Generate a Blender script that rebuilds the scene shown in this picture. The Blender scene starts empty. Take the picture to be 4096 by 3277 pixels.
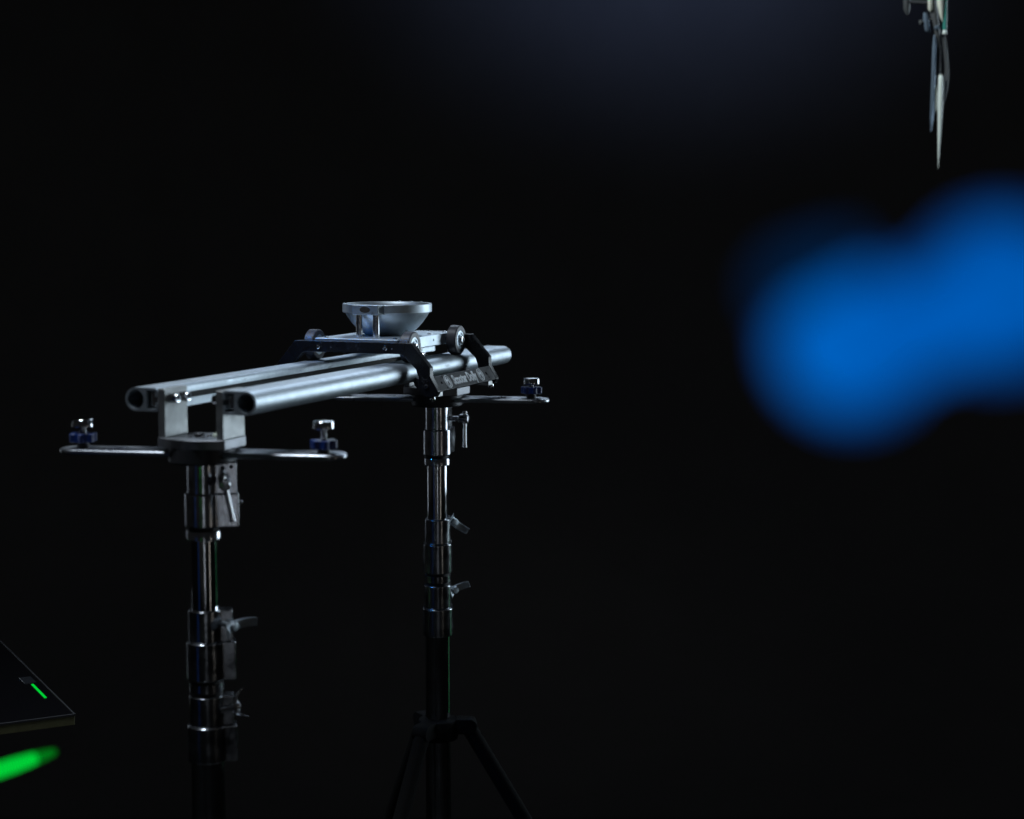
import bpy, bmesh, math, random
from math import sin, cos, pi, radians as R
from mathutils import Matrix, Vector
from mathutils.geometry import tessellate_polygon
random.seed(7)
S = bpy.context.scene
C = S.collection

# ------------------------------------------------------------------ camera
cam = bpy.data.cameras.new('camera'); co = bpy.data.objects.new('camera', cam); C.objects.link(co)
co.location = (0, 0, 1.5); co.rotation_euler = (R(90 - 6.07), 0, R(0))
cam.sensor_width = 36; cam.sensor_fit = 'HORIZONTAL'; cam.lens = 7000 / 4096 * 36
cam.clip_start = 0.02; cam.clip_end = 100
cam.dof.use_dof = True; cam.dof.focus_distance = 2.32; cam.dof.aperture_fstop = 3.6; cam.dof.aperture_blades = 0
S.camera = co

# ------------------------------------------------------------------ world, light, exposure
w = bpy.data.worlds.new('World'); S.world = w; w.use_nodes = True
w.node_tree.nodes['Background'].inputs[0].default_value = (0.95, 0.97, 1.0, 1)
w.node_tree.nodes['Background'].inputs[1].default_value = 0.0085
S.view_settings.view_transform = 'Standard'; S.view_settings.look = 'None'
S.view_settings.exposure = 0; S.view_settings.gamma = 1; S.view_settings.use_curve_mapping = False
S.cycles.use_denoising = True; S.cycles.max_bounces = 8
S.cycles.sample_clamp_indirect = 4.0

def area(name, loc, target, sx, sy, power, col, spread=180):
    l = bpy.data.lights.new(name, 'AREA'); l.shape = 'RECTANGLE'; l.size = sx; l.size_y = sy
    l.energy = power; l.color = col; l.spread = R(spread)
    o = bpy.data.objects.new(name, l); C.objects.link(o); o.location = loc
    d = Vector(target) - Vector(loc)
    o.rotation_euler = d.to_track_quat('-Z', 'Y').to_euler()
    return o
def spot(name, loc, target, power, col, ang, blend=1.0, rad=0.1):
    l = bpy.data.lights.new(name, 'SPOT'); l.energy = power; l.color = col
    l.spot_size = R(ang); l.spot_blend = blend; l.shadow_soft_size = rad
    o = bpy.data.objects.new(name, l); C.objects.link(o); o.location = loc
    o.rotation_euler = (Vector(target) - Vector(loc)).to_track_quat('-Z', 'Y').to_euler()
    return o
MID = (-0.2, 2.2, 1.3)
area('key_softbox', (1.85, 3.50, 1.52), (-0.15, 2.3, 1.32), 1.0, 1.5, 3.1, (0.72, 0.88, 1.0), 52)
area('top_back_lamp', (0.1, 4.6, 2.75), MID, 1.4, 0.7, 1.3, (0.66, 0.82, 1.0), 50)
area('overhead_lamp', (-0.75, 1.85, 3.0), (-0.4, 2.0, 1.25), 0.5, 0.5, 2.2, (0.80, 0.90, 1.0), 42)
area('warm_strip_lamp', (1.45, 0.75, 0.97), MID, 0.045, 0.74, 0.24, (1.0, 0.93, 0.83))
area('white_strip_lamp', (0.25, -0.9, 0.86), MID, 0.04, 0.74, 0.42, (0.82, 0.90, 1.0))
area('blue_strip_lamp', (-1.75, 0.25, 0.9), MID, 0.25, 1.0, 0.05, (0.03, 0.22, 1.0))
area('blue_side_lamp', (-1.25, 1.85, 2.45), (-0.36, 2.24, 1.37), 0.25, 0.25, 0.08, (0.02, 0.28, 1.0), 10)
area('green_strip_lamp', (1.75, 3.6, 0.42), (-0.2, 2.2, 1.0), 0.10, 0.55, 0.05, (0.02, 1.0, 0.28))
area('left_rim_lamp', (-2.0, 3.9, 1.3), MID, 0.10, 1.2, 0.25, (0.75, 0.87, 1.0), 90)
spot('wall_spot', (0.62, 5.55, 3.45), (0.62, 7.0, 3.25), 24, (0.38, 0.52, 1.0), 97, 1.0, 0.2)
spot('added_clamp_spot', (-0.7, 2.1, 3.0), (0.73, 3.0, 1.75), 150, (0.90, 1.0, 0.97), 16, 0.6, 0.05)  # added lamp without a known source, brightens the hanging rod-shaped reflections
spot('floor_spot', (0.9, 5.2, 3.6), (0.0, 5.2, 0.0), 1.3, (1.0, 0.97, 0.92), 34, 1.0, 0.2)

# ------------------------------------------------------------------ materials
def mat(name, col, rough=0.5, metal=0.0, spec=0.5, noise=None, bump=0.0, bscale=900, rvar=0.0, stretch=(1, 1, 1), coat=0.0):
    m = bpy.data.materials.new(name); m.use_nodes = True
    nt = m.node_tree; b = nt.nodes['Principled BSDF']
    b.inputs['Base Color'].default_value = (*col, 1); b.inputs['Roughness'].default_value = rough
    b.inputs['Metallic'].default_value = metal; b.inputs['Specular IOR Level'].default_value = spec
    b.inputs['Coat Weight'].default_value = coat
    tc = nt.nodes.new('ShaderNodeTexCoord'); mp = nt.nodes.new('ShaderNodeMapping')
    mp.inputs['Scale'].default_value = stretch
    nt.links.new(tc.outputs['Object'], mp.inputs['Vector'])
    if rvar:
        n = nt.nodes.new('ShaderNodeTexNoise'); n.inputs['Scale'].default_value = 60; n.inputs['Detail'].default_value = 6
        nt.links.new(mp.outputs[0], n.inputs['Vector'])
        r = nt.nodes.new('ShaderNodeMapRange'); r.inputs[1].default_value = 0.3; r.inputs[2].default_value = 0.7
        r.inputs[3].default_value = max(0.02, rough - rvar); r.inputs[4].default_value = rough + rvar
        nt.links.new(n.outputs['Fac'], r.inputs[0]); nt.links.new(r.outputs[0], b.inputs['Roughness'])
    if noise:
        n = nt.nodes.new('ShaderNodeTexNoise'); n.inputs['Scale'].default_value = noise[1]; n.inputs['Detail'].default_value = 8
        n.inputs['Roughness'].default_value = 0.65
        nt.links.new(mp.outputs[0], n.inputs['Vector'])
        cr = nt.nodes.new('ShaderNodeValToRGB'); cr.color_ramp.elements[0].position = 0.35; cr.color_ramp.elements[1].position = 0.65
        cr.color_ramp.elements[0].color = (*noise[0], 1); cr.color_ramp.elements[1].color = (*col, 1)
        nt.links.new(n.outputs['Fac'], cr.inputs[0]); nt.links.new(cr.outputs[0], b.inputs['Base Color'])
    if bump:
        n = nt.nodes.new('ShaderNodeTexNoise'); n.inputs['Scale'].default_value = bscale; n.inputs['Detail'].default_value = 3
        nt.links.new(mp.outputs[0], n.inputs['Vector'])
        bp = nt.nodes.new('ShaderNodeBump'); bp.inputs['Strength'].default_value = bump; bp.inputs['Distance'].default_value = 0.0004
        nt.links.new(n.outputs['Fac'], bp.inputs['Height']); nt.links.new(bp.outputs[0], b.inputs['Normal'])
    return m
def emis(name, col, st):
    m = bpy.data.materials.new(name); m.use_nodes = True; nt = m.node_tree
    b = nt.nodes['Principled BSDF']; b.inputs['Base Color'].default_value = (*[c * 0.05 for c in col], 1); b.inputs['Specular IOR Level'].default_value = 0.0
    b.inputs['Emission Color'].default_value = (*col, 1); b.inputs['Emission Strength'].default_value = st
    b.inputs['Roughness'].default_value = 0.4
    return m
def scratched(name, col, scol, rough):
    m = mat(name, col, rough, 0.0, 0.35, rvar=0.08)
    nt = m.node_tree; b = nt.nodes['Principled BSDF']
    tc = nt.nodes.new('ShaderNodeTexCoord'); mp = nt.nodes.new('ShaderNodeMapping')
    mp.inputs['Scale'].default_value = (1, 0.35, 1); mp.inputs['Rotation'].default_value = (0, 0, 0.5)
    n = nt.nodes.new('ShaderNodeTexNoise'); n.inputs['Scale'].default_value = 420; n.inputs['Detail'].default_value = 5
    n2 = nt.nodes.new('ShaderNodeTexNoise'); n2.inputs['Scale'].default_value = 45; n2.inputs['Detail'].default_value = 2
    mu = nt.nodes.new('ShaderNodeMath'); mu.operation = 'MULTIPLY'
    cr = nt.nodes.new('ShaderNodeValToRGB'); cr.color_ramp.elements[0].position = 0.355; cr.color_ramp.elements[1].position = 0.42
    cr.color_ramp.elements[0].color = (*col, 1); cr.color_ramp.elements[1].color = (*scol, 1)
    nt.links.new(tc.outputs['Object'], mp.inputs[0]); nt.links.new(mp.outputs[0], n.inputs['Vector']); nt.links.new(tc.outputs['Object'], n2.inputs['Vector'])
    nt.links.new(n.outputs['Fac'], mu.inputs[0]); nt.links.new(n2.outputs['Fac'], mu.inputs[1])
    nt.links.new(mu.outputs[0], cr.inputs[0]); nt.links.new(cr.outputs[0], b.inputs['Base Color'])
    return m
def wear(m, dark=0.45, stretch=(1, 0.12, 1), scale=160, lo=0.60, hi=0.66):
    nt = m.node_tree; b = nt.nodes['Principled BSDF']
    tc = nt.nodes.new('ShaderNodeTexCoord'); mp = nt.nodes.new('ShaderNodeMapping'); mp.inputs['Scale'].default_value = stretch
    n = nt.nodes.new('ShaderNodeTexNoise'); n.inputs['Scale'].default_value = scale; n.inputs['Detail'].default_value = 4
    n2 = nt.nodes.new('ShaderNodeTexNoise'); n2.inputs['Scale'].default_value = 22; n2.inputs['Detail'].default_value = 3
    ad = nt.nodes.new('ShaderNodeMath'); ad.operation = 'ADD'
    hf = nt.nodes.new('ShaderNodeMath'); hf.operation = 'MULTIPLY'; hf.inputs[1].default_value = 0.5
    r = nt.nodes.new('ShaderNodeMapRange'); r.inputs[1].default_value = lo; r.inputs[2].default_value = hi; r.inputs[3].default_value = 0; r.inputs[4].default_value = dark
    mx = nt.nodes.new('ShaderNodeMix'); mx.data_type = 'RGBA'; mx.inputs[7].default_value = (0.06, 0.062, 0.066, 1)
    src = b.inputs['Base Color'].links[0].from_socket
    L = nt.links.new
    L(tc.outputs['Object'], mp.inputs[0]); L(mp.outputs[0], n.inputs['Vector']); L(tc.outputs['Object'], n2.inputs['Vector'])
    L(n.outputs['Fac'], ad.inputs[0]); L(n2.outputs['Fac'], ad.inputs[1]); L(ad.outputs[0], hf.inputs[0]); L(hf.outputs[0], r.inputs[0])
    L(r.outputs[0], mx.inputs[0]); L(src, mx.inputs[6]); L(mx.outputs[2], b.inputs['Base Color'])
    return m
M = {}
M['alu'] = mat('anodised_aluminium', (0.59, 0.65, 0.70), 0.50, 1.0, noise=((0.51, 0.57, 0.62), 120), bump=0.25, bscale=1600, rvar=0.05)
wear(M['alu'])
M['alu_matte'] = mat('bead_blasted_aluminium', (0.42, 0.43, 0.43), 0.52, 1.0, noise=((0.33, 0.335, 0.335), 70), bump=0.4, bscale=1400, rvar=0.06)
M['alu_plate'] = mat('worn_aluminium_plate', (0.50, 0.52, 0.55), 0.34, 1.0, noise=((0.30, 0.31, 0.34), 55), bump=0.3, bscale=1200, rvar=0.1, stretch=(0.5, 1, 1))
M['alu_base'] = mat('grey_anodised_base', (0.26, 0.265, 0.28), 0.42, 1.0, noise=((0.19, 0.195, 0.21), 60), bump=0.3, bscale=1200, rvar=0.08)
M['steel'] = mat('polished_steel', (0.62, 0.63, 0.65), 0.16, 1.0, rvar=0.04)
M['chrome'] = mat('chrome', (0.78, 0.79, 0.82), 0.08, 1.0, noise=((0.52, 0.53, 0.55), 45), rvar=0.05)
M['cast'] = wear(mat('chromed_casting', (0.62, 0.64, 0.68), 0.18, 1.0, noise=((0.42, 0.43, 0.46), 80), bump=0.15, bscale=300, rvar=0.07), 0.6, (1, 1, 0.3), 140, 0.57, 0.63)
M['black'] = scratched('black_anodised', (0.008, 0.008, 0.010), (0.06, 0.062, 0.07), 0.28)
M['sign'] = scratched('scratched_black_plate', (0.012, 0.013, 0.017), (0.09, 0.096, 0.11), 0.34)
M['engrave'] = mat('engraved_lettering', (0.82, 0.87, 0.92), 0.55, 0.1)
M['engrave_dark'] = mat('dark_engraving', (0.03, 0.033, 0.05), 0.5)
M['rubber'] = mat('grey_urethane', (0.075, 0.075, 0.09), 0.42, noise=((0.06, 0.06, 0.072), 200))
M['dark'] = mat('dark_steel', (0.045, 0.045, 0.05), 0.45, 0.4)
M['blue'] = mat('blue_plastic', (0.007, 0.026, 0.14), 0.32, bump=0.2, bscale=400)
M['foot'] = mat('black_rubber', (0.012, 0.012, 0.012), 0.7)
M['level'] = mat('bubble_level_glass', (0.55, 0.60, 0.50), 0.15, coat=1.0)
M['bronze'] = mat('brown_level_window', (0.055, 0.045, 0.035), 0.35)
M['gloss'] = mat('gloss_black', (0.004, 0.004, 0.005), 0.10, spec=0.25)
M['olive'] = mat('olive_grey_trim', (0.15, 0.145, 0.07), 0.5, noise=((0.11, 0.105, 0.05), 80))
M['wall'] = mat('charcoal_wall', (0.27, 0.27, 0.27), 0.9, spec=0.1, noise=((0.245, 0.245, 0.245), 3))
M['floor'] = mat('black_studio_floor', (0.07, 0.07, 0.07), 0.8, spec=0.2, noise=((0.055, 0.055, 0.055), 5))
M['green_glow'] = emis('green_led_and_reflection', (0.0, 0.56, 0.035), 1.05)
M['blue_glow'] = emis('blue_led', (0.0, 0.118, 0.52), 1.0)
M['blue_dim'] = emis('blue_dim_halo', (0.0, 0.014, 0.055), 1.0)  # faint halo beside the blue glow, painted as weak emission
M['blue_glow_b'] = emis('blue_led_second', (0.0, 0.090, 0.41), 1.0)
M['blue_glow_c'] = emis('blue_led_bar', (0.0, 0.10, 0.46), 1.0)
M['blue_mid'] = emis('blue_edge_falloff', (0.0, 0.045, 0.22), 1.0)  # weaker emission paints the soft falloff around the bright core
M['green_dim'] = emis('green_led_fade', (0.0, 0.16, 0.008), 1.0)  # weaker emission for the painted fade at the tube end
M['matte_black'] = mat('matte_black_paint', (0.011, 0.011, 0.011), 0.85, spec=0.05)
M['dark_glass'] = mat('dark_glass', (0.02, 0.022, 0.026), 0.2)
M['blue_shell'] = mat('blue_lamp_shell', (0.01, 0.06, 0.30), 0.5)
M['teal'] = mat('teal_enamel', (0.04, 0.26, 0.23), 0.35)
M['cream'] = mat('cream_enamel', (0.80, 0.82, 0.74), 0.4)
M['pale'] = mat('pale_enamel_and_reflection', (0.80, 0.88, 0.88), 0.35)
M['bluegrey'] = mat('blue_grey_metal_and_reflection', (0.24, 0.32, 0.44), 0.3, 0.6)
M['greyplastic'] = mat('grey_plastic', (0.07, 0.075, 0.085), 0.5)

# ------------------------------------------------------------------ mesh helpers (millimetres in, metres out)
class MB:
    def __init__(s): s.v = []; s.f = []
    def add(s, vs, fs, mx=None):
        o = len(s.v)
        for p in vs:
            p = Vector(p)
            if mx is not None: p = mx @ p
            s.v.append(p)
        s.f += [tuple(i + o for i in f) for f in fs]
        return s
    def box(s, x0, x1, y0, y1, z0, z1, mx=None):
        vs = [(x, y, z) for z in (z0, z1) for y in (y0, y1) for x in (x0, x1)]
        return s.add(vs, [(0, 2, 3, 1), (4, 5, 7, 6), (0, 1, 5, 4), (2, 6, 7, 3), (0, 4, 6, 2), (1, 3, 7, 5)], mx)
    def lathe(s, prof, seg=48, mx=None, close=False):
        vs = []; fs = []; n = len(prof)
        for k in range(seg):
            a = 2 * pi * k / seg
            vs += [(r * cos(a), r * sin(a), z) for r, z in prof]
        rows = n if close else n - 1
        for k in range(seg):
            k2 = (k + 1) % seg
            for i in range(rows):
                j = (i + 1) % n
                fs.append((k * n + i, k2 * n + i, k2 * n + j, k * n + j))
        if not close:
            for i, rev in ((0, True), (n - 1, False)):
                if prof[i][0] > 1e-6:
                    ring = tuple(k * n + i for k in range(seg))
                    fs.append(ring[::-1] if rev else ring)
        return s.add(vs, fs, mx)
    def cyl(s, r, z0, z1, seg=40, mx=None): return s.lathe([(r, z0), (r, z1)], seg, mx)
    def extr(s, loops, z0, z1, mx=None):
        vs = []; fs = []; base = 0
        flat = [p for l in loops for p in l]; n = len(flat)
        vs = [(x, y, z0) for x, y in flat] + [(x, y, z1) for x, y in flat]
        for li, l in enumerate(loops):
            m_ = len(l)
            ar = sum(l[i][0] * l[(i + 1) % m_][1] - l[(i + 1) % m_][0] * l[i][1] for i in range(m_))
            fl = (ar < 0) != (li > 0)
            for i in range(m_):
                a, b = base + i, base + (i + 1) % m_
                q = (a, b, b + n, a + n)
                fs.append(q[::-1] if fl else q)
            base += m_
        if len(loops) == 1:
            ring = tuple(range(n))
            ar = sum(flat[i][0] * flat[(i + 1) % n][1] - flat[(i + 1) % n][0] * flat[i][1] for i in range(n))
            if ar < 0: ring = ring[::-1]
            fs.append(ring[::-1]); fs.append(tuple(i + n for i in ring))
        else:
            for t in tessellate_polygon([[Vector((x, y, 0)) for x, y in l] for l in loops]):
                a, b, c = [flat[i] for i in t]
                cr = (b[0] - a[0]) * (c[1] - a[1]) - (b[1] - a[1]) * (c[0] - a[0])
                t = tuple(t) if cr > 0 else tuple(t)[::-1]
                fs.append(t[::-1]); fs.append(tuple(i + n for i in t))
        return s.add(vs, fs, mx)
    def tube(s, pts, rad, seg=20, mx=None):
        pts = [Vector(p) for p in pts]
        if not hasattr(rad, '__len__'): rad = [rad] * len(pts)
        vs = []; fs = []
        up = None
        for i, p in enumerate(pts):
            d = (pts[min(i + 1, len(pts) - 1)] - pts[max(i - 1, 0)]).normalized()
            if up is None:
                up = d.orthogonal().normalized()
            up = (up - d * up.dot(d)).normalized(); sd = d.cross(up)
            for k in range(seg):
                a = 2 * pi * k / seg
                vs.append(p + (up * cos(a) + sd * sin(a)) * rad[i])
        for i in range(len(pts) - 1):
            for k in range(seg):
                k2 = (k + 1) % seg
                fs.append((i * seg + k, i * seg + k2, (i + 1) * seg + k2, (i + 1) * seg + k))
        fs.append(tuple(range(seg))[::-1]); fs.append(tuple((len(pts) - 1) * seg + k for k in range(seg)))
        return s.add(vs, fs, mx)
    def mesh(s, name, m, sharp=38):
        me = bpy.data.meshes.new(name)
        me.from_pydata([p * 0.001 for p in s.v], [], s.f)
        me.polygons.foreach_set('use_smooth', [True] * len(me.polygons))
        me.update()
        bm = bmesh.new(); bm.from_mesh(me); bmesh.ops.recalc_face_normals(bm, faces=bm.faces); bm.to_mesh(me); bm.free()
        me.set_sharp_from_angle(angle=R(sharp))
        me.materials.append(M[m])
        return me
    def build(s, name, m, parent=None, bevel=0, sharp=38, seg=2):
        return link(name, s.mesh(name, m, sharp), parent, bevel, seg)
def link(name, me, parent=None, bevel=0, seg=2):
    o = bpy.data.objects.new(name, me); C.objects.link(o)
    if parent is not None: o.parent = parent
    if bevel:
        b = o.modifiers.new('bevel', 'BEVEL'); b.width = bevel * 0.001; b.segments = seg
        b.limit_method = 'ANGLE'; b.angle_limit = R(38); b.harden_normals = True
    return o
def tag(o, label=None, cat=None, group=None, kind=None):
    if label: o['label'] = label
    if cat: o['category'] = cat
    if group: o['group'] = group
    if kind: o['kind'] = kind
    return o
def empty(name, loc, rz=0):
    o = bpy.data.objects.new(name, None); C.objects.link(o); o.location = loc; o.rotation_euler = (0, 0, rz)
    o.empty_display_size = 0.05
    return o
def T(x, y, z): return Matrix.Translation((x, y, z))
def AX(d, at=(0, 0, 0)):           # z axis turned to direction d
    return T(*at) @ Vector(d).to_track_quat('Z', 'Y').to_matrix().to_4x4()
def BAS(ex, ey, ez, at=(0, 0, 0)):
    m = Matrix.Identity(4)
    for i, e in enumerate((ex, ey, ez)):
        e = Vector(e)
        for j in range(3): m[j][i] = e[j]
    for j in range(3): m[j][3] = at[j]
    return m
def arc(cx, cy, r, a0, a1, n): return [(cx + r * cos(R(a0 + (a1 - a0) * i / n)), cy + r * sin(R(a0 + (a1 - a0) * i / n))) for i in range(n + 1)]
def circle(cx, cy, r, n=32): return [(cx + r * cos(2 * pi * i / n), cy + r * sin(2 * pi * i / n)) for i in range(n)]
def stadium(L, wd, n=14): return arc(L - wd / 2, 0, wd / 2, -90, 90, n) + arc(-L + wd / 2, 0, wd / 2, 90, 270, n)
def socket_head(r, h, mx, dome=True):   # cap screw seen from outside, with hex socket
    m = MB()
    hx = r * 0.5
    prof = [(hx, h * 0.45), (hx, h * 0.97), (r * 0.72, h), (r * 0.93, h * 0.85), (r, h * 0.6), (r, 0)] if dome else [(hx, h * 0.4), (hx, h), (r * 0.94, h), (r, h * 0.88), (r, 0)]
    m.lathe([(0, h * 0.4)] + prof, 24, mx)
    return m
def text_mesh(s, size, stroke, name, m, fill='NONE'):
    cu = bpy.data.curves.new('lettering_curve', 'FONT'); cu.body = s; cu.size = size; cu.align_x = 'CENTER'; cu.align_y = 'CENTER'
    cu.fill_mode = fill; cu.bevel_depth = stroke; cu.bevel_resolution = 0; cu.resolution_u = 3
    if fill != 'NONE': cu.extrude = stroke
    o = bpy.data.objects.new('tmp', cu); C.objects.link(o)
    dg = bpy.context.evaluated_depsgraph_get()
    me = bpy.data.meshes.new_from_object(o.evaluated_get(dg)); me.name = name
    bpy.data.objects.remove(o); bpy.data.curves.remove(cu)
    me.materials.clear(); me.materials.append(M[m])
    return me

# ------------------------------------------------------------------ the setting
def quad(name, pts, m):
    me = bpy.data.meshes.new(name); me.from_pydata(pts, [], [tuple(range(len(pts)))]); me.materials.append(M[m])
    o = bpy.data.objects.new(name, me); C.objects.link(o); o['kind'] = 'structure'; return o
def sheet(name, prof, x0, x1, m):
    vs = [(x, y, z) for y, z in prof for x in (x0, x1)]
    me = bpy.data.meshes.new(name); me.from_pydata(vs, [], [(2 * i, 2 * i + 1, 2 * i + 3, 2 * i + 2) for i in range(len(prof) - 1)])
    me.polygons.foreach_set('use_smooth', [True] * len(me.polygons)); me.materials.append(M[m])
    o = bpy.data.objects.new(name, me); C.objects.link(o); o['kind'] = 'structure'; return o
cove = [(7 - 2.7 + 2.7 * sin(R(a)), 2.7 - 2.7 * cos(R(a))) for a in range(0, 91, 6)]
sheet('floor', [(-3, 0), (4.3, 0)], -7, 7, 'floor')
sheet('back_wall', cove + [(7, 5)], -7, 7, 'wall')      # studio cove: the floor curves up into the wall

# ------------------------------------------------------------------ slider track
ANG = R(21.2)
N = Vector((-0.341, 1.911, 0)); Z0 = 1.243
ER = Vector((sin(ANG), cos(ANG), 0)); EA = Vector((cos(ANG), -sin(ANG), 0))
STY = 643                                   # distance between the stands
track = empty('slider_track', (N.x, N.y, Z0), -ANG)
tag(track, 'silver twin-rail camera slider track with end brackets and levelling plates on chrome stands', 'slider track')
UA = 40.5; ZR = 65; TA = 69
def rail_outline():
    o = [(3.4, 13), (0.6, 10.6), (0, 9.6), (0, 3.4), (3, 3.4), (3, 10.2), (14.5, 10.2), (14.5, -10.2), (3, -10.2), (3, -3.4), (0, -3.4), (0, -12.2), (0.8, -13)]
    o += arc(TA - UA, 0, 13, -90, 90, 28)
    return [o, circle(TA - UA, 0, 10.4, 32)]
for sgn in (1, -1):
    # outline x -> local a (mirrored for the left rail), outline y -> z, extrude along rail
    mx = BAS((sgn, 0, 0), (0, 0, 1), (0, 1, 0), (sgn * UA, 0, ZR))
    rl = MB().extr(rail_outline(), -23.5, 729, mx).build('rail', 'alu', track, 0.5)
    MB().box(3.1, 5.2, -5.0, 5.0, 36, 600, mx).build('slot_shade', 'foot', rl)  # dark strip stands in for the shade inside the slot
def bracket(yc, flip):
    # base block with rounded ends
    bulge = arc(0, -23 + 72 - 20 + 0, 72, 180 + 54.3, 360 - 54.3, 16)
    k = -23 - bulge[0][1]
    fr = [(x, y + k) for x, y in bulge]
    fr[0] = (-UA - 1.5, -23); fr[-1] = (UA + 1.5, -23)
    ol = fr + [(-x, -y) for x, y in fr]
    base = MB().extr([ol], 13, 24, T(0, yc, 0)).build('bracket_base', 'alu_base', track, 1.0)
    for sx in (1, -1):
        u = MB().box(-4.2, 4.2, yc - 23.3, yc + 23.3, 24, 77.5, T(sx * (UA - 4.2), 0, 0)).build('upright', 'alu_matte', track, 0.8)
        for dy in (-11, 11):
            ax = (-sx, 0, 0)
            b = socket_head(5.2, 10, AX(ax, (sx * (UA - 8.4), yc + dy, ZR + 1.5)), False)
            b.lathe([(3, -16), (3, 0)], 16, AX(ax, (sx * (UA - 8.4), yc + dy, ZR + 1.5)))
            b.build('bolt', 'chrome', u, 0.3)
            MB().box(0, 9.5, -8, 8, -8, 8, T(UA + 3.2 if sx > 0 else -UA - 12.7, yc + dy * 0.9, ZR)).build('slot_nut', 'steel', u, 1.2)
    MB().lathe([(0, 24), (5.4, 24), (5.4, 27.2), (4.6, 28.2), (0, 28.4)], 24, T(-2, yc - 2, 0)).build('centre_bolt', 'dark', base)
    MB().lathe([(0, 24), (12, 24), (12, 26.2), (11, 27.2), (9.5, 27.2), (9.2, 26.6), (0, 26.6)], 32, T(20, yc + 12, 0)).build('bubble_level', 'level', base)
    for q in range(4):
        a = R(45 + 90 * q)
        MB().lathe([(0, 24), (2.6, 24), (2.6, 24.8), (2.1, 25.3), (0, 25.3)], 16, T(-2 + 12 * cos(a), yc - 2 + 9 * sin(a), 0)).build('screw', 'dark', base)
    MB().lathe([(0, -4), (35, -4), (37, -2), (37, 13), (0, 13)], 56, T(0, yc, 0)).build('swivel_hub', 'dark', track)
    # levelling plate, swivelled on the hub
    rot = T(0, yc, 0) @ Matrix.Rotation(R(21.2 - 9.3), 4, 'Z')
    plate = MB().extr([stadium(164, 42), ], 2.4, 9, rot).build('levelling_plate', 'alu_plate', track, 2.8, seg=3)
    for sx in (1, -1):
        at = rot @ T(sx * 138, 0, 0)
        h = 7.5 if (sx > 0 and yc < 100) else (4.5 if yc < 100 else 1.5)
        MB().lathe([(0, 9), (7, 9), (7, 12.5), (6, 13), (6, 17)], 24, at).build('collar_nut', 'dark', plate)
        zw = 13.5 if (sx > 0 and yc < 100) else 15.5
        pr = []
        for k in range(96):
            a = 2 * pi * k / 96
            c6 = cos(6 * a)
            pr.append(((13.3 + 1.9 * max(-1, min(1, 1.7 * c6))) * cos(a), (13.3 + 1.9 * max(-1, min(1, 1.7 * c6))) * sin(a)))
        MB().extr([pr], zw, zw + 9.5, at @ Matrix.Rotation(R(17 + 40 * sx), 4, 'Z')).build('lock_wheel', 'blue', plate, 1.2)
        top = 36.5 + h
        m = MB(); prof = [(0, zw + 9)]
        z = zw + 9
        while z < top - 8:
            prof += [(3.9, z), (3.4, z + 0.55)]; z += 1.1
        prof += [(0, top - 8)]
        m.lathe(prof, 24, at).build('threaded_stud', 'steel', plate, sharp=20)
        MB().lathe([(0, top - 9), (10.6, top - 9), (11.6, top - 8.2), (11.6, top - 1.4), (11.0, top - 0.5), (10.0, top), (0, top)], 48, at).build('levelling_foot', 'chrome', plate)
    # engraved round emblem with a letter M
    for sx in ((-1,) if yc < 100 else (1,)):
        e = rot @ T(sx * 96, -2, 9.0)
        m = MB().lathe([(13.0, -0.2), (13.0, 0.12), (14.2, 0.12), (14.2, -0.2)], 48, e, close=True)
        m.lathe([(10.4, -0.2), (10.4, 0.12), (11.0, 0.12), (11.0, -0.2)], 48, e, close=True)
        m.build('emblem_ring', 'engrave_dark', plate)
        tm = text_mesh('M', 0.017, 0.0005, 'emblem_letter', 'engrave_dark', 'BOTH')
        o = link('emblem_letter', tm, plate); mm = e.copy()
        mm.translation = mm.translation * 0.001; o.matrix_local = mm
bracket(0, 1)
bracket(STY, -1)

# ------------------------------------------------------------------ dolly
DC = 0.4765
dl = N + ER * DC
DZ = ZR + 13                               # rail top
dolly = empty('camera_dolly', (dl.x, dl.y, Z0 + DZ * 0.001), -ANG)
tag(dolly, 'black and silver camera dolly with round bowl mount riding on the slider rails', 'camera dolly')
def Q(z): return z - DZ
# cheek plates
def cheek_outline():
    right = [(83.5, 105), (110, 74), (110, 63), (121, 44.5), (118, 38), (104, 36), (94, 44), (93.5, 62), (90, 72), (72, 89), (66, 90.5)]
    left = [(-x, z) for x, z in right[::-1]]
    return [(x, Q(z)) for x, z in right + left]
for y0 in (-105.5, 94.5):
    mx = BAS((1, 0, 0), (0, 0, 1), (0, 1, 0), (0, y0, 0))
    ck = MB().extr([cheek_outline()], 0, 11, mx).build('cheek_plate', 'black', dolly, 0.9)
    yf = y0 if y0 < 0 else y0 + 11
    d = (0, -1, 0) if y0 < 0 else (0, 1, 0)
    for x in (-48, 48):
        socket_head(3.4, 2.6, AX(d, (x, yf, Q(98)))).build('bolt', 'steel', ck)
    for x in (-30, 57):
        socket_head(1.0, 0.7, AX(d, (x, yf, Q(97.5)))).build('screw', 'steel', ck)
    socket_head(3.0, 2.2, AX(d, (105, yf, Q(50)))).build('bolt', 'dark', ck)
    for x in (-111, 111):
        MB().lathe([(0, -6.6), (1.6, -6.3), (3.0, -4.9), (3.6, -3), (3.6, -1.0), (3.0, 0.5), (0, 0.5)], 24, T(x, y0 + 5.5, Q(36.5))).build('domed_bolt', 'chrome', ck)
        MB().box(-9, 9, -8, 8, -5, 5, T(x * 0.965, y0 + 5.5 + (14 if y0 < 0 else -14), Q(41))).build('corner_block', 'alu_matte', ck, 1.0)
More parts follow.
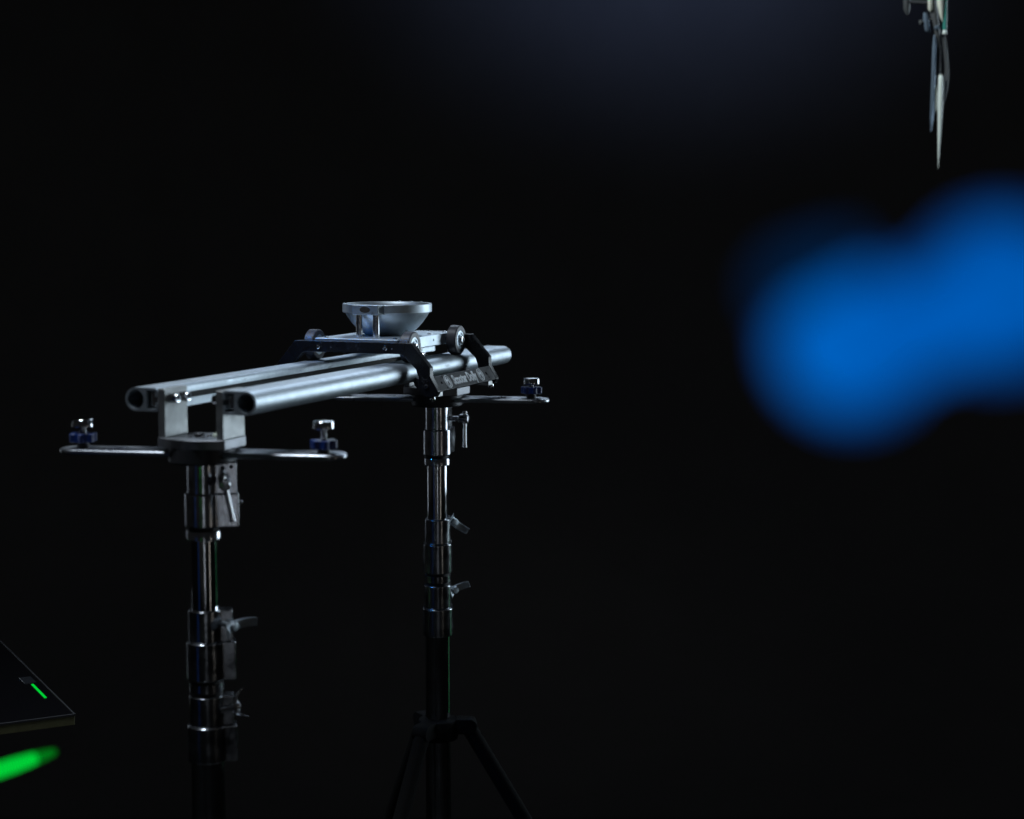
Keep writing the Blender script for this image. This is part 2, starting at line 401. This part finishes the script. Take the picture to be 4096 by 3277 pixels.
# deck
deck = MB().box(-60, 60, -94.3, 94.3, Q(93), Q(108)).build('deck', 'alu', dolly, 1.0)
for x in (-50, 50):
    for y in (-80, 80, 30):
        socket_head(3.2, 1.6, T(x, y, Q(108))).build('screw', 'steel', deck)
for y in (-30, 20, 62):
    MB().lathe([(0, 0.25), (1.6, 0.25), (1.6, -1)], 16, AX((1, 0, 0), (60, y, Q(101)))).build('screw_hole', 'dark', deck)
mb = MB()
for k in range(30):
    mb.lathe([(0, 0.9), (0.9, 0.6), (1.1, -0.3)], 8, T(-56 + k * 3.9, 92.6, Q(108)))
mb.build('knurled_edge', 'steel', deck)
# side strips with the lettering
SN = Vector((18.5, 0, 11)).normalized()       # outward normal of the sloping face
SU = Vector((-11, 0, 18.5)).normalized()      # up along the face
mid = Vector((115.6, 0, Q(53.7)))
for sx in (1, -1):
    m = MB().extr([[(-94.4, -10.9), (94.4, -10.9), (94.4, 10.2), (-94.4, 10.2)], circle(-80, 0, 2.1, 20), circle(72, 0, 2.1, 20)], -4.0, -0.4,
                  BAS((0, 1, 0), SU, SN, mid) if sx > 0 else BAS((0, -1, 0), (-SU.x, 0, SU.z), (-SN.x, 0, SN.z), (-mid.x, 0, mid.z)))
    st = m.build('name_strip', 'sign', dolly, 0.6)
    if sx < 0: continue
    fm = BAS((0, 1, 0), SU, SN, mid)
    def put(o, x, y, sxk=1, syk=1, h=-0.35):
        a = fm @ T(x, y, h); a.translation = a.translation * 0.001
        o.matrix_local = a @ Matrix.Diagonal((sxk, syk, 1, 1))
    t = link('lettering', text_mesh('Scooter Dolly', 0.0150, 0.00052, 'lettering', 'engrave'), st); put(t, -4, -0.2, 0.93, 1.25)
    for ex in (-60, 51):
        e = fm @ T(ex, 0, -0.4)
        MB().lathe([(8.3, -0.3), (8.3, 0.35), (9.0, 0.35), (9.0, -0.3)], 48, e, close=True).build('emblem_ring', 'engrave', st)
        o = link('emblem_letter', text_mesh('M', 0.0115, 0.00032, 'emblem_letter', 'engrave'), st); put(o, ex, 0.3)
        MB().lathe([(5.2, -0.3), (5.2, 0.3), (5.7, 0.3), (5.7, -0.3)], 40, e @ Matrix.Diagonal((1, 1.15, 1, 1)), close=True).build('emblem_ring', 'engrave', st)
    for ex in (-80, 72):
        socket_head(1.9, 2.4, fm @ T(ex, 0, -4.2)).build('screw', 'steel', st)
# wheels
def wheel(x, y, z, rad, th, axis, nm):
    ax = AX(axis, (x, y, z))
    h = th / 2
    wl = MB().lathe([(rad * .66, -h), (rad * .93, -h), (rad, -h + 1.2), (rad, h - 1.2), (rad * .93, h), (rad * .66, h)], 64, ax, close=True).build(nm, 'rubber', dolly)
    MB().lathe([(0, -h + .5), (rad * .66, -h + .5), (rad * .66, h - .8), (rad * .60, h - .2), (rad * .50, h - .2), (rad * .47, h - 1.4), (rad * .36, h - 1.4), (rad * .34, h + 0.6), (0, h + 0.6)], 48, ax).build('bearing', 'alu', wl)
    socket_head(rad * .27, rad * .16, ax @ T(0, 0, h + .5)).build('axle_bolt', 'steel', wl)
    return wl
for sx in (1, -1):
    for y in (-76, 76):
        wheel(sx * TA, y, 20.05, 20, 14, (sx, 0, 0), 'wheel')
for sx in (1, -1):
    for y in (-80, 80):
        c = 25.2 * cos(R(38)); s_ = 25.2 * sin(R(38))
        wheel(sx * (TA + c), y, -13 - s_, 12, 9, (sx * sin(R(38)), 0, cos(R(38))), 'guide_wheel')
# bowl
bz = Q(108)
prof = [(0, bz + 0.2), (29, bz + 0.2), (30.5, bz + 1.2), (35, bz + 4), (41, bz + 9.2), (46.5, bz + 15), (51, bz + 21), (54.6, bz + 26.5), (56.4, bz + 29.6), (56.6, bz + 30.3), (59.4, bz + 30.5), (60, bz + 31.2),
        (60, bz + 41.4), (59.4, bz + 42), (56.5, bz + 42.0), (56, bz + 41.6), (54.5, bz + 38), (51, bz + 29), (45, bz + 19), (36, bz + 11), (25, bz + 7), (0, bz + 6)]
bowl = MB().lathe(prof, 96, T(0, 2, 0)).build('bowl', 'alu', dolly, sharp=30)
blk = [(-19.5, -66.5), (17.5, -66.5), (22.5, -54), (22.5, -50), (-21.5, -50), (-21.5, -54)]
block = MB().extr([blk], bz + 29.6, bz + 42.3, T(0, 2, 0)).build('level_block', 'alu', bowl, 0.6)
el = [(7.6 * cos(2 * pi * i / 40), 4.0 * sin(2 * pi * i / 40)) for i in range(40)]
MB().extr([el], -0.5, 0.12, BAS((1, 0, 0), (0, 0, 1), (0, -1, 0), (-1, -64.5, bz + 36.3))).build('level_window', 'bronze', block)
for x in (-13, 11.5):
    MB().lathe([(4.4, bz), (4.4, bz + 29.6)], 32, T(x, -57, 0)).build('post', 'steel', bowl)
for a in (62, 80, 98, 205, 250):
    MB().lathe([(0, 43.0), (1.6, 42.8), (1.9, 41.6), (0, 41.6)], 12, T(57.8 * cos(R(a)), 2 + 57.8 * sin(R(a)), bz)).build('rim_stud', 'alu', bowl)

# ------------------------------------------------------------------ stands
def ear(Rd, wd, L, n=40):
    a = math.degrees(math.asin(wd / 2 / Rd))
    return arc(0, 0, Rd, a, 360 - a, n) + [(L, -wd / 2), (L, wd / 2)]
def wing(par, at, q, tw, name='wing_lever', sc=1.0, wm='alu'):
    # screw along q; a curved two-armed blade turned by tw about q
    q = Vector(q).normalized(); zz = Vector((0, 0, 1)); sd = zz.cross(q).normalized(); zz = q.cross(sd)
    b = BAS(sd, zz, q, at) @ Matrix.Rotation(R(tw), 4, 'Z')
    m = MB()
    m.lathe([(0, -10), (3.4, -10), (3.4, 2), (5.4, 3), (5.8, 10), (4.8, 12.5), (0, 13)], 24, b)
    for sg, L in ((1, 27 * sc), (-1, 20 * sc)):
        pts = []; n = 9
        top = []; bot = []
        for i in range(n + 1):
            t = i / n
            x = sg * (2 + (L - 2) * t); y = 7 + 12 * t * t
            hh = 2.6 * (1 - 0.5 * t)
            top.append((x, y + hh)); bot.append((x, y - hh))
        ol = top + bot[::-1]
        wd = 5.2
        # outline x along the arm, outline y along the screw, thick across
        m.extr([ol], -wd, wd, b @ BAS((1, 0, 0), (0, 0, 1), (0, -1, 0)))
    return m.build(name, wm, par, 1.2, seg=3)
def make_stand(name, loc, rz, wing_a, wing_b, tilt, leg_turn):
    st = empty(name, (loc[0], loc[1], 0), rz)
    zt = 1252.0
    def z(d): return zt - d
    top = MB().extr([ear(17, 20, 37)], z(52), z(13.2)).build('receiver', 'cast', st, 1.2)
    for x, d_ in ((24, 19), (33, 18)):
        MB().lathe([(0, 0.3), (2.4, 0.3), (2.4, -1)], 20, AX((0, -1, 0), (x - 2, -10, z(d_)))).build('pin_hole', 'dark', top)
    MB().extr([ear(20.3, 28, 39)], z(85), z(47)).build('clamp_collar', 'cast', st, 2.0, seg=3)
    MB().cyl(16.5, z(90), z(84)).build('rubber_ring', 'foot', st)
    MB().lathe([(0, z(89)), (18.4, z(89)), (19, z(89.8)), (19, z(98.5)), (18.2, z(99.5)), (0, z(99.5))], 48).build('ring', 'cast', st)
    MB().cyl(14.8, z(200), z(88), 64).build('inner_tube', 'chrome', st)
    # T handle
    hy = -34; hz = z(34)
    h = MB().lathe([(0, 0), (3.6, 0), (3.6, 16), (6.2, 17), (6.8, 20), (6.8, 29), (5.6, 31), (0, 31.5)], 24, AX((0, -1, 0), (24, -9, hz))).build('clamp_screw', 'cast', st, 0.4)
    d = Vector((sin(R(tilt)), 0, -cos(R(tilt)))); c = Vector((24, hy, hz))
    MB().tube([c - d * 11, c - d * 9, c - d * 8.5, c + d * 38, c + d * 38.5, c + d * 41, c + d * 42], [3.2, 4.0, 2.7, 2.7, 3.3, 3.3, 2.2], 20).build('t_bar', 'steel', h)
    socket_head(2.6, 4, AX((1, 0, 0), (39, 2, z(60)))).build('set_screw', 'steel', st)
    # two locking collars with wing levers, then the outer tube
    def lock(d0, d1, d2, R1, R2, wa, nm):
        cA = MB().extr([ear(R1, 19, 30)], z(d1), z(d0)).build('locking_collar', 'cast', st, 1.6, seg=3)
        MB().extr([ear(R2, 22, 33)], z(d2), z(d1)).build('lower_collar', 'cast', st, 1.6, seg=3)
        wing(cA, (24, -12, z(d0 + wa[3])), wa[0], wa[1], sc=wa[2], wm=wa[4] if len(wa) > 4 else 'alu')
    lock(178, 214, 257, 19.0, 21.4, wing_a, 'a')
    MB().cyl(17.6, z(276), z(256), 48).build('rubber_ring', 'foot', st)
    MB().lathe([(0, z(261)), (19.2, z(261)), (19.2, z(270.5)), (0, z(270.5))], 48).build('ring', 'cast', st)
    lock(275, 309, 350, 19.8, 22.2, wing_b, 'b')
    MB().cyl(18.6, z(960), z(349), 64).build('outer_tube', 'chrome', st)
    # leg yoke, legs and braces
    yk = MB().lathe([(18.7, z(505)), (28, z(505)), (29, z(503)), (29, z(478)), (28, z(476)), (18.7, z(476))], 48, close=True).build('leg_yoke', 'matte_black', st)
    MB().lathe([(18.7, z(930)), (26, z(930)), (26, z(900)), (18.7, z(900))], 48, close=True).build('brace_collar', 'matte_black', st)
    for k in range(3):
        a = leg_turn + 2 * pi * k / 3
        Rm = Matrix.Rotation(a, 4, 'Z')
        MB().extr([arc(46, z(486), 11, -90, 90, 16) + [(25, z(475)), (25, z(497))]], -12, 12, Rm @ BAS((1, 0, 0), (0, 0, 1), (0, -1, 0))).build('lug', 'matte_black', yk, 1.5)
        lg = MB().tube([Rm @ Vector((44, 0, z(488))), Rm @ Vector((470, 0, 28))], 11.5, 24).build('leg', 'matte_black', st)
        MB().lathe([(0, 0), (15, 0), (16, 3), (14, 30), (0, 34)], 24, T(*(Rm @ Vector((474, 0, 0))))).build('foot', 'foot', lg)
        MB().tube([Rm @ Vector((24, 0, z(915))), Rm @ Vector((270, 0, z(853)))], 7, 16).build('brace', 'matte_black', st)
    return st
s1 = make_stand('light_stand', (N.x, N.y), R(9), ((0.75, -0.62, -0.15), 8, 1.0, 16), ((0.95, 0.25, 0.1), 70, 0.7, 14, 'cast'), 11, R(-20))
tag(s1, 'chrome light stand holding the near end of the slider track, at left', 'light stand', 'chrome stands under the slider')
fs = N + ER * (STY * 0.001)
s2 = make_stand('light_stand', (fs.x, fs.y), R(72), ((-0.53, -0.85, 0.05), -42, 0.8, 8), ((-0.53, -0.85, 0.05), 22, 0.75, 12), 0, R(-20 - 72 + 22))
tag(s2, 'chrome light stand holding the far end of the slider track, below the bowl dolly', 'light stand', 'chrome stands under the slider')

# ------------------------------------------------------------------ flat screen on a cart, lower left
cr = empty('screen_cart', (-0.563, 2.2, 0), R(28))   # local +y runs along the right edge, -x along the front edge
tag(cr, 'dark cart with a glossy black flat top and olive front edge at lower left', 'cart')
TOP = 871
MB().box(-620, 0, 0, 700, TOP - 14, TOP - 1).build('table_top', 'olive', cr, 1.0)
MB().box(-617, -2, 2, 698, TOP - 1.2, TOP + 0.6).build('glass_panel', 'gloss', cr, 0.5)
MB().box(-1.3, 0.4, -0.6, 700, TOP - 2, TOP + 1.3).build('edge_trim', 'dark', cr, 0.5)
MB().box(-620, -1.5, -0.6, 1.2, TOP - 2, TOP + 1.1).build('edge_trim', 'dark', cr, 0.4)
MB().box(-17, -13.6, 95, 172, TOP + 0.6, TOP + 1.6).build('green_reflection', 'green_glow', cr, 0.4)  # green reflection in the glossy top, painted as a glowing strip
MB().box(-24, -8, 180, 215, TOP + 0.6, TOP + 1.4).build('button_plate', 'dark_glass', cr, 0.4)
for x in (-590, -190):
    for y in (110, 640):
        MB().box(x - 15, x + 15, y - 15, y + 15, 0, TOP - 14).build('leg', 'matte_black', cr, 2)
MB().box(-600, -30, 30, 670, 250, 262).build('lower_shelf', 'matte_black', cr, 1)

# ------------------------------------------------------------------ green tube lamp, lower left corner
gt = empty('tube_lamp', (-0.47, 1.02, 0), 0)
tag(gt, 'glowing green tube lamp, blurred, in the lower left corner', 'lamp')
p1 = Vector((0.1322, 0.2175, 1.1165)) * 1000; d = (Vector((-0.3297, 1.249, 0)) - Vector((-0.3613, 1.2, 0))).normalized()
p0 = p1 - d * 420
MB().tube([p0, p1 - d * 30, p1 - d * 12.2], [6.6, 5.4, 4.4], 24).build('glowing_tube', 'green_glow', gt)
MB().tube([p1 - d * 12, p1 - d * 2, p1 + d * 7], [4.4, 3.6, 2.2], 24).build('tube_fade', 'green_dim', gt)  # dimmer segment paints the glow fading out along the tube
MB().tube([p1 + d * 7.1, p1 + d * 12, p1 + d * 13], [2.6, 2.6, 1.8], 24).build('end_cap', 'matte_black', gt)
MB().tube([p0 - d * 30, p0 - d * 0.3], 7.5, 24).build('holder', 'black', gt, 0.5)
pm = p0 - d * 15
MB().tube([(pm.x, pm.y, 4), (pm.x, pm.y, pm.z - 6)], 7, 20).build('pole', 'black', gt)
MB().lathe([(0, 0), (130, 0), (130, 6), (120, 10), (0, 12)], 48, T(pm.x, pm.y, 0)).build('base', 'black', gt)

# ------------------------------------------------------------------ blue twin lamp close to the camera, right
bl = empty('twin_lamp', (0.26, 0.38, 0), 0)
tag(bl, 'large blurred bright blue twin lamp close to the camera at the right', 'lamp')
def head(cx, cy, cz, rx, rz, rz_shell, tilt, lm='blue_glow'):
    bx = T(cx - 260, cy - 380, cz) @ Matrix.Rotation(R(tilt), 4, 'Y')
    sph = []
    for i in range(13):
        a = pi / 2 * i / 12
        sph.append((sin(a), cos(a)))
    mx = bx @ BAS((1, 0, 0), (0, 0, 1), (0, -1, 0)) @ Matrix.Diagonal((rx, rz, 6, 1))
    sh = MB().lathe([(0, -22), (rz_shell * .55, -22), (rz_shell * .9, -10), (rz_shell, -1.5), (rz_shell, 0), (0, 0)], 40, bx @ BAS((1, 0, 0), (0, 0, 1), (0, -1, 0))).build('falloff_shell', 'blue_mid', bl, 0.5)  # shell glows weakly to paint the lens edge falloff
    MB().lathe([(r_, z_) for r_, z_ in sph], 48, mx).build('lamp_lens', lm, sh)
def HP(u, v, y=280):                      # lamp layout on its own front panel, in millimetres
    return ((u - 3600) * 0.0404 + 62.3, y, 1483.5 - (v - 1300) * 0.0402)
A_, B_, D_ = HP(3420, 1355), HP(3990, 1165), HP(3270, 1030)
head(*A_, 11.8, 10.4, 12.6, -20)
head(*B_, 10.8, 10.8, 12.8, -12, 'blue_glow_b')
def LP(u, v, dy): p = HP(u, v); return (p[0] - 260, p[1] - 380 + dy, p[2])
MB().tube([LP(3400, 1365, -1), LP(3680, 1300, -1), LP(3975, 1150, -1)], [9.0, 7.2, 8.5], 32).build('lamp_bar_and_falloff', 'blue_glow_c', bl)
MB().tube([LP(3400, 1365, 3), LP(3680, 1290, 3), LP(3975, 1150, 3)], [11.0, 9.0, 10.5], 32).build('lamp_bar_and_falloff', 'blue_mid', bl)  # wider dim copy paints the falloff around the bar
MB().tube([LP(3300, 1150, 6), LP(3235, 1030, 6), LP(3220, 985, 6)], [10, 8.5, 5], 24).build('dim_halo', 'blue_dim', bl, 1.5)  # dim halo of the blue glow, given a glowing shape
MB().box(50, 90, 302, 308, 1474, 1482, T(-260, -380, 0)).build('bracket', 'matte_black', bl, 1)
MB().tube([(-260 + 82, -75, 1478), (0, 10, 1478)], 5, 20).build('arm', 'matte_black', bl)
MB().tube([(0, 10, 6), (0, 10, 1490)], 8, 20).build('pole', 'black', bl)
MB().lathe([(0, 0), (140, 0), (140, 6), (130, 10), (0, 12)], 48, T(0, 10, 0)).build('base', 'black', bl)

# ------------------------------------------------------------------ hanging clamp with pole reflections shaped as pointed rods, upper right
hg = empty('hanging_clamp', (0.7218, 3.0, 1.867), 0)
tag(hg, 'hanging clamp with pale pole reflections shaped as pointed rods and a dark cable at upper right', 'clamp')
k = 3.0 / 7.0
def P(u, v, y=0): return Vector(((u - 3763 + v * 0.012) * k, y, -v * k * 0.955))
MB().tube([P(3757, -30), P(3757, -110), P(3752, -900)], [6, 9, 9], 20).build('hanging_pole', 'steel', hg)
MB().tube([P(3757, -40, -6), P(3757, 0, -6), P(3762, 45, -6), P(3766, 72, -6)], [6.0, 5.6, 3.2, 0.6], 20).build('blade', 'cream', hg)
MB().tube([P(3777, -60, -4), P(3777, 106, -4)], [3.4, 3.4], 20).build('hose', 'teal', hg)
MB().tube([P(3776, 107, -4), P(3776, 110, -4), P(3776, 122, -4), P(3776, 125, -4)], [3.4, 4.2, 4.2, 2.5], 20).build('hose_end', 'pale', hg)
MB().tube([P(3726, -40, 4), P(3738, 40, 4), P(3752, 130, 4), P(3760, 290, 4)], [6, 6.5, 5.5, 3], 16).build('arm', 'greyplastic', hg)
MB().tube([P(3718, -30, -2), P(3720, 22, -2), P(3721, 30, -2)], [3.8, 3.8, 1.5], 16).build('tube_end', 'cream', hg)
MB().tube([P(3699, 36, -3), P(3703, 72, -3), P(3711, 108, -3), P(3714, 116, -3)], [3.2, 5.2, 4.4, 1.5], 16).build('clamp_plate', 'bluegrey', hg)
MB().lathe([(0, -8), (3.6, -8), (4, -5), (4, 4), (0, 6)], 20, AX((-1, -0.3, 0), P(3688, 75, -3))).build('knob', 'greyplastic', hg)
MB().tube([P(3690, 74, -2), P(3730, 62, 2)], 2.2, 12).build('knob_screw', 'steel', hg)
MB().lathe([(0, -8), (4, -8), (4, 3), (3, 4.4), (0, 4.6)], 20, AX((0, -1, 0), P(3746, 97, -6))).build('bolt', 'bluegrey', hg)
MB().tube([P(3630, -30, 6), P(3632, 20, 6), P(3634, 42, 6)], [6, 5.5, 1.5], 16).build('hook', 'greyplastic', hg)
MB().tube([P(3632, -10, 5), P(3720, -6, 5)], 3, 12).build('hook_bar', 'greyplastic', hg)
MB().tube([P(3737, 125, -3), P(3737, 170, -3), P(3735, 300, -3), P(3730, 460, -3), P(3728, 520, -3)], [1.2, 3.2, 3.4, 2.6, 0.6], 20).build('side_reflection', 'bluegrey', hg)  # bluish streak reflected in a chrome pole, shaped as a rod
MB().tube([P(3763, 288, -6), P(3763, 296, -6), P(3763, 330, -6), P(3762, 420, -6), P(3760, 530, -6), P(3758, 620, -6), P(3757, 672, -6)], [2.5, 3.9, 4.3, 4.1, 2.8, 1.3, 0.2], 20).build('pointed_reflection', 'pale', hg)  # white reflection of a chrome pole, built as a tapered solid
MB().tube([P(3748, 330, 0), P(3748, 360, 0), P(3746, 425, 0), P(3746, 440, 0)], [0.8, 2.4, 2.2, 0.6], 16).build('tip', 'cream', hg)
pts = []
for i in range(21):
    t = i / 20
    x = 3775 + 20 * sin(pi * min(t * 0.78, 1)); pts.append(P(x - 4 * t - 10 * max(0, t - .75), 120 + 275 * t, 5))
MB().tube(pts, [3.0 * (1 - 0.5 * max(0, (i / 20 - .8) / .2)) for i in range(21)], 14).build('cable', 'greyplastic', hg)
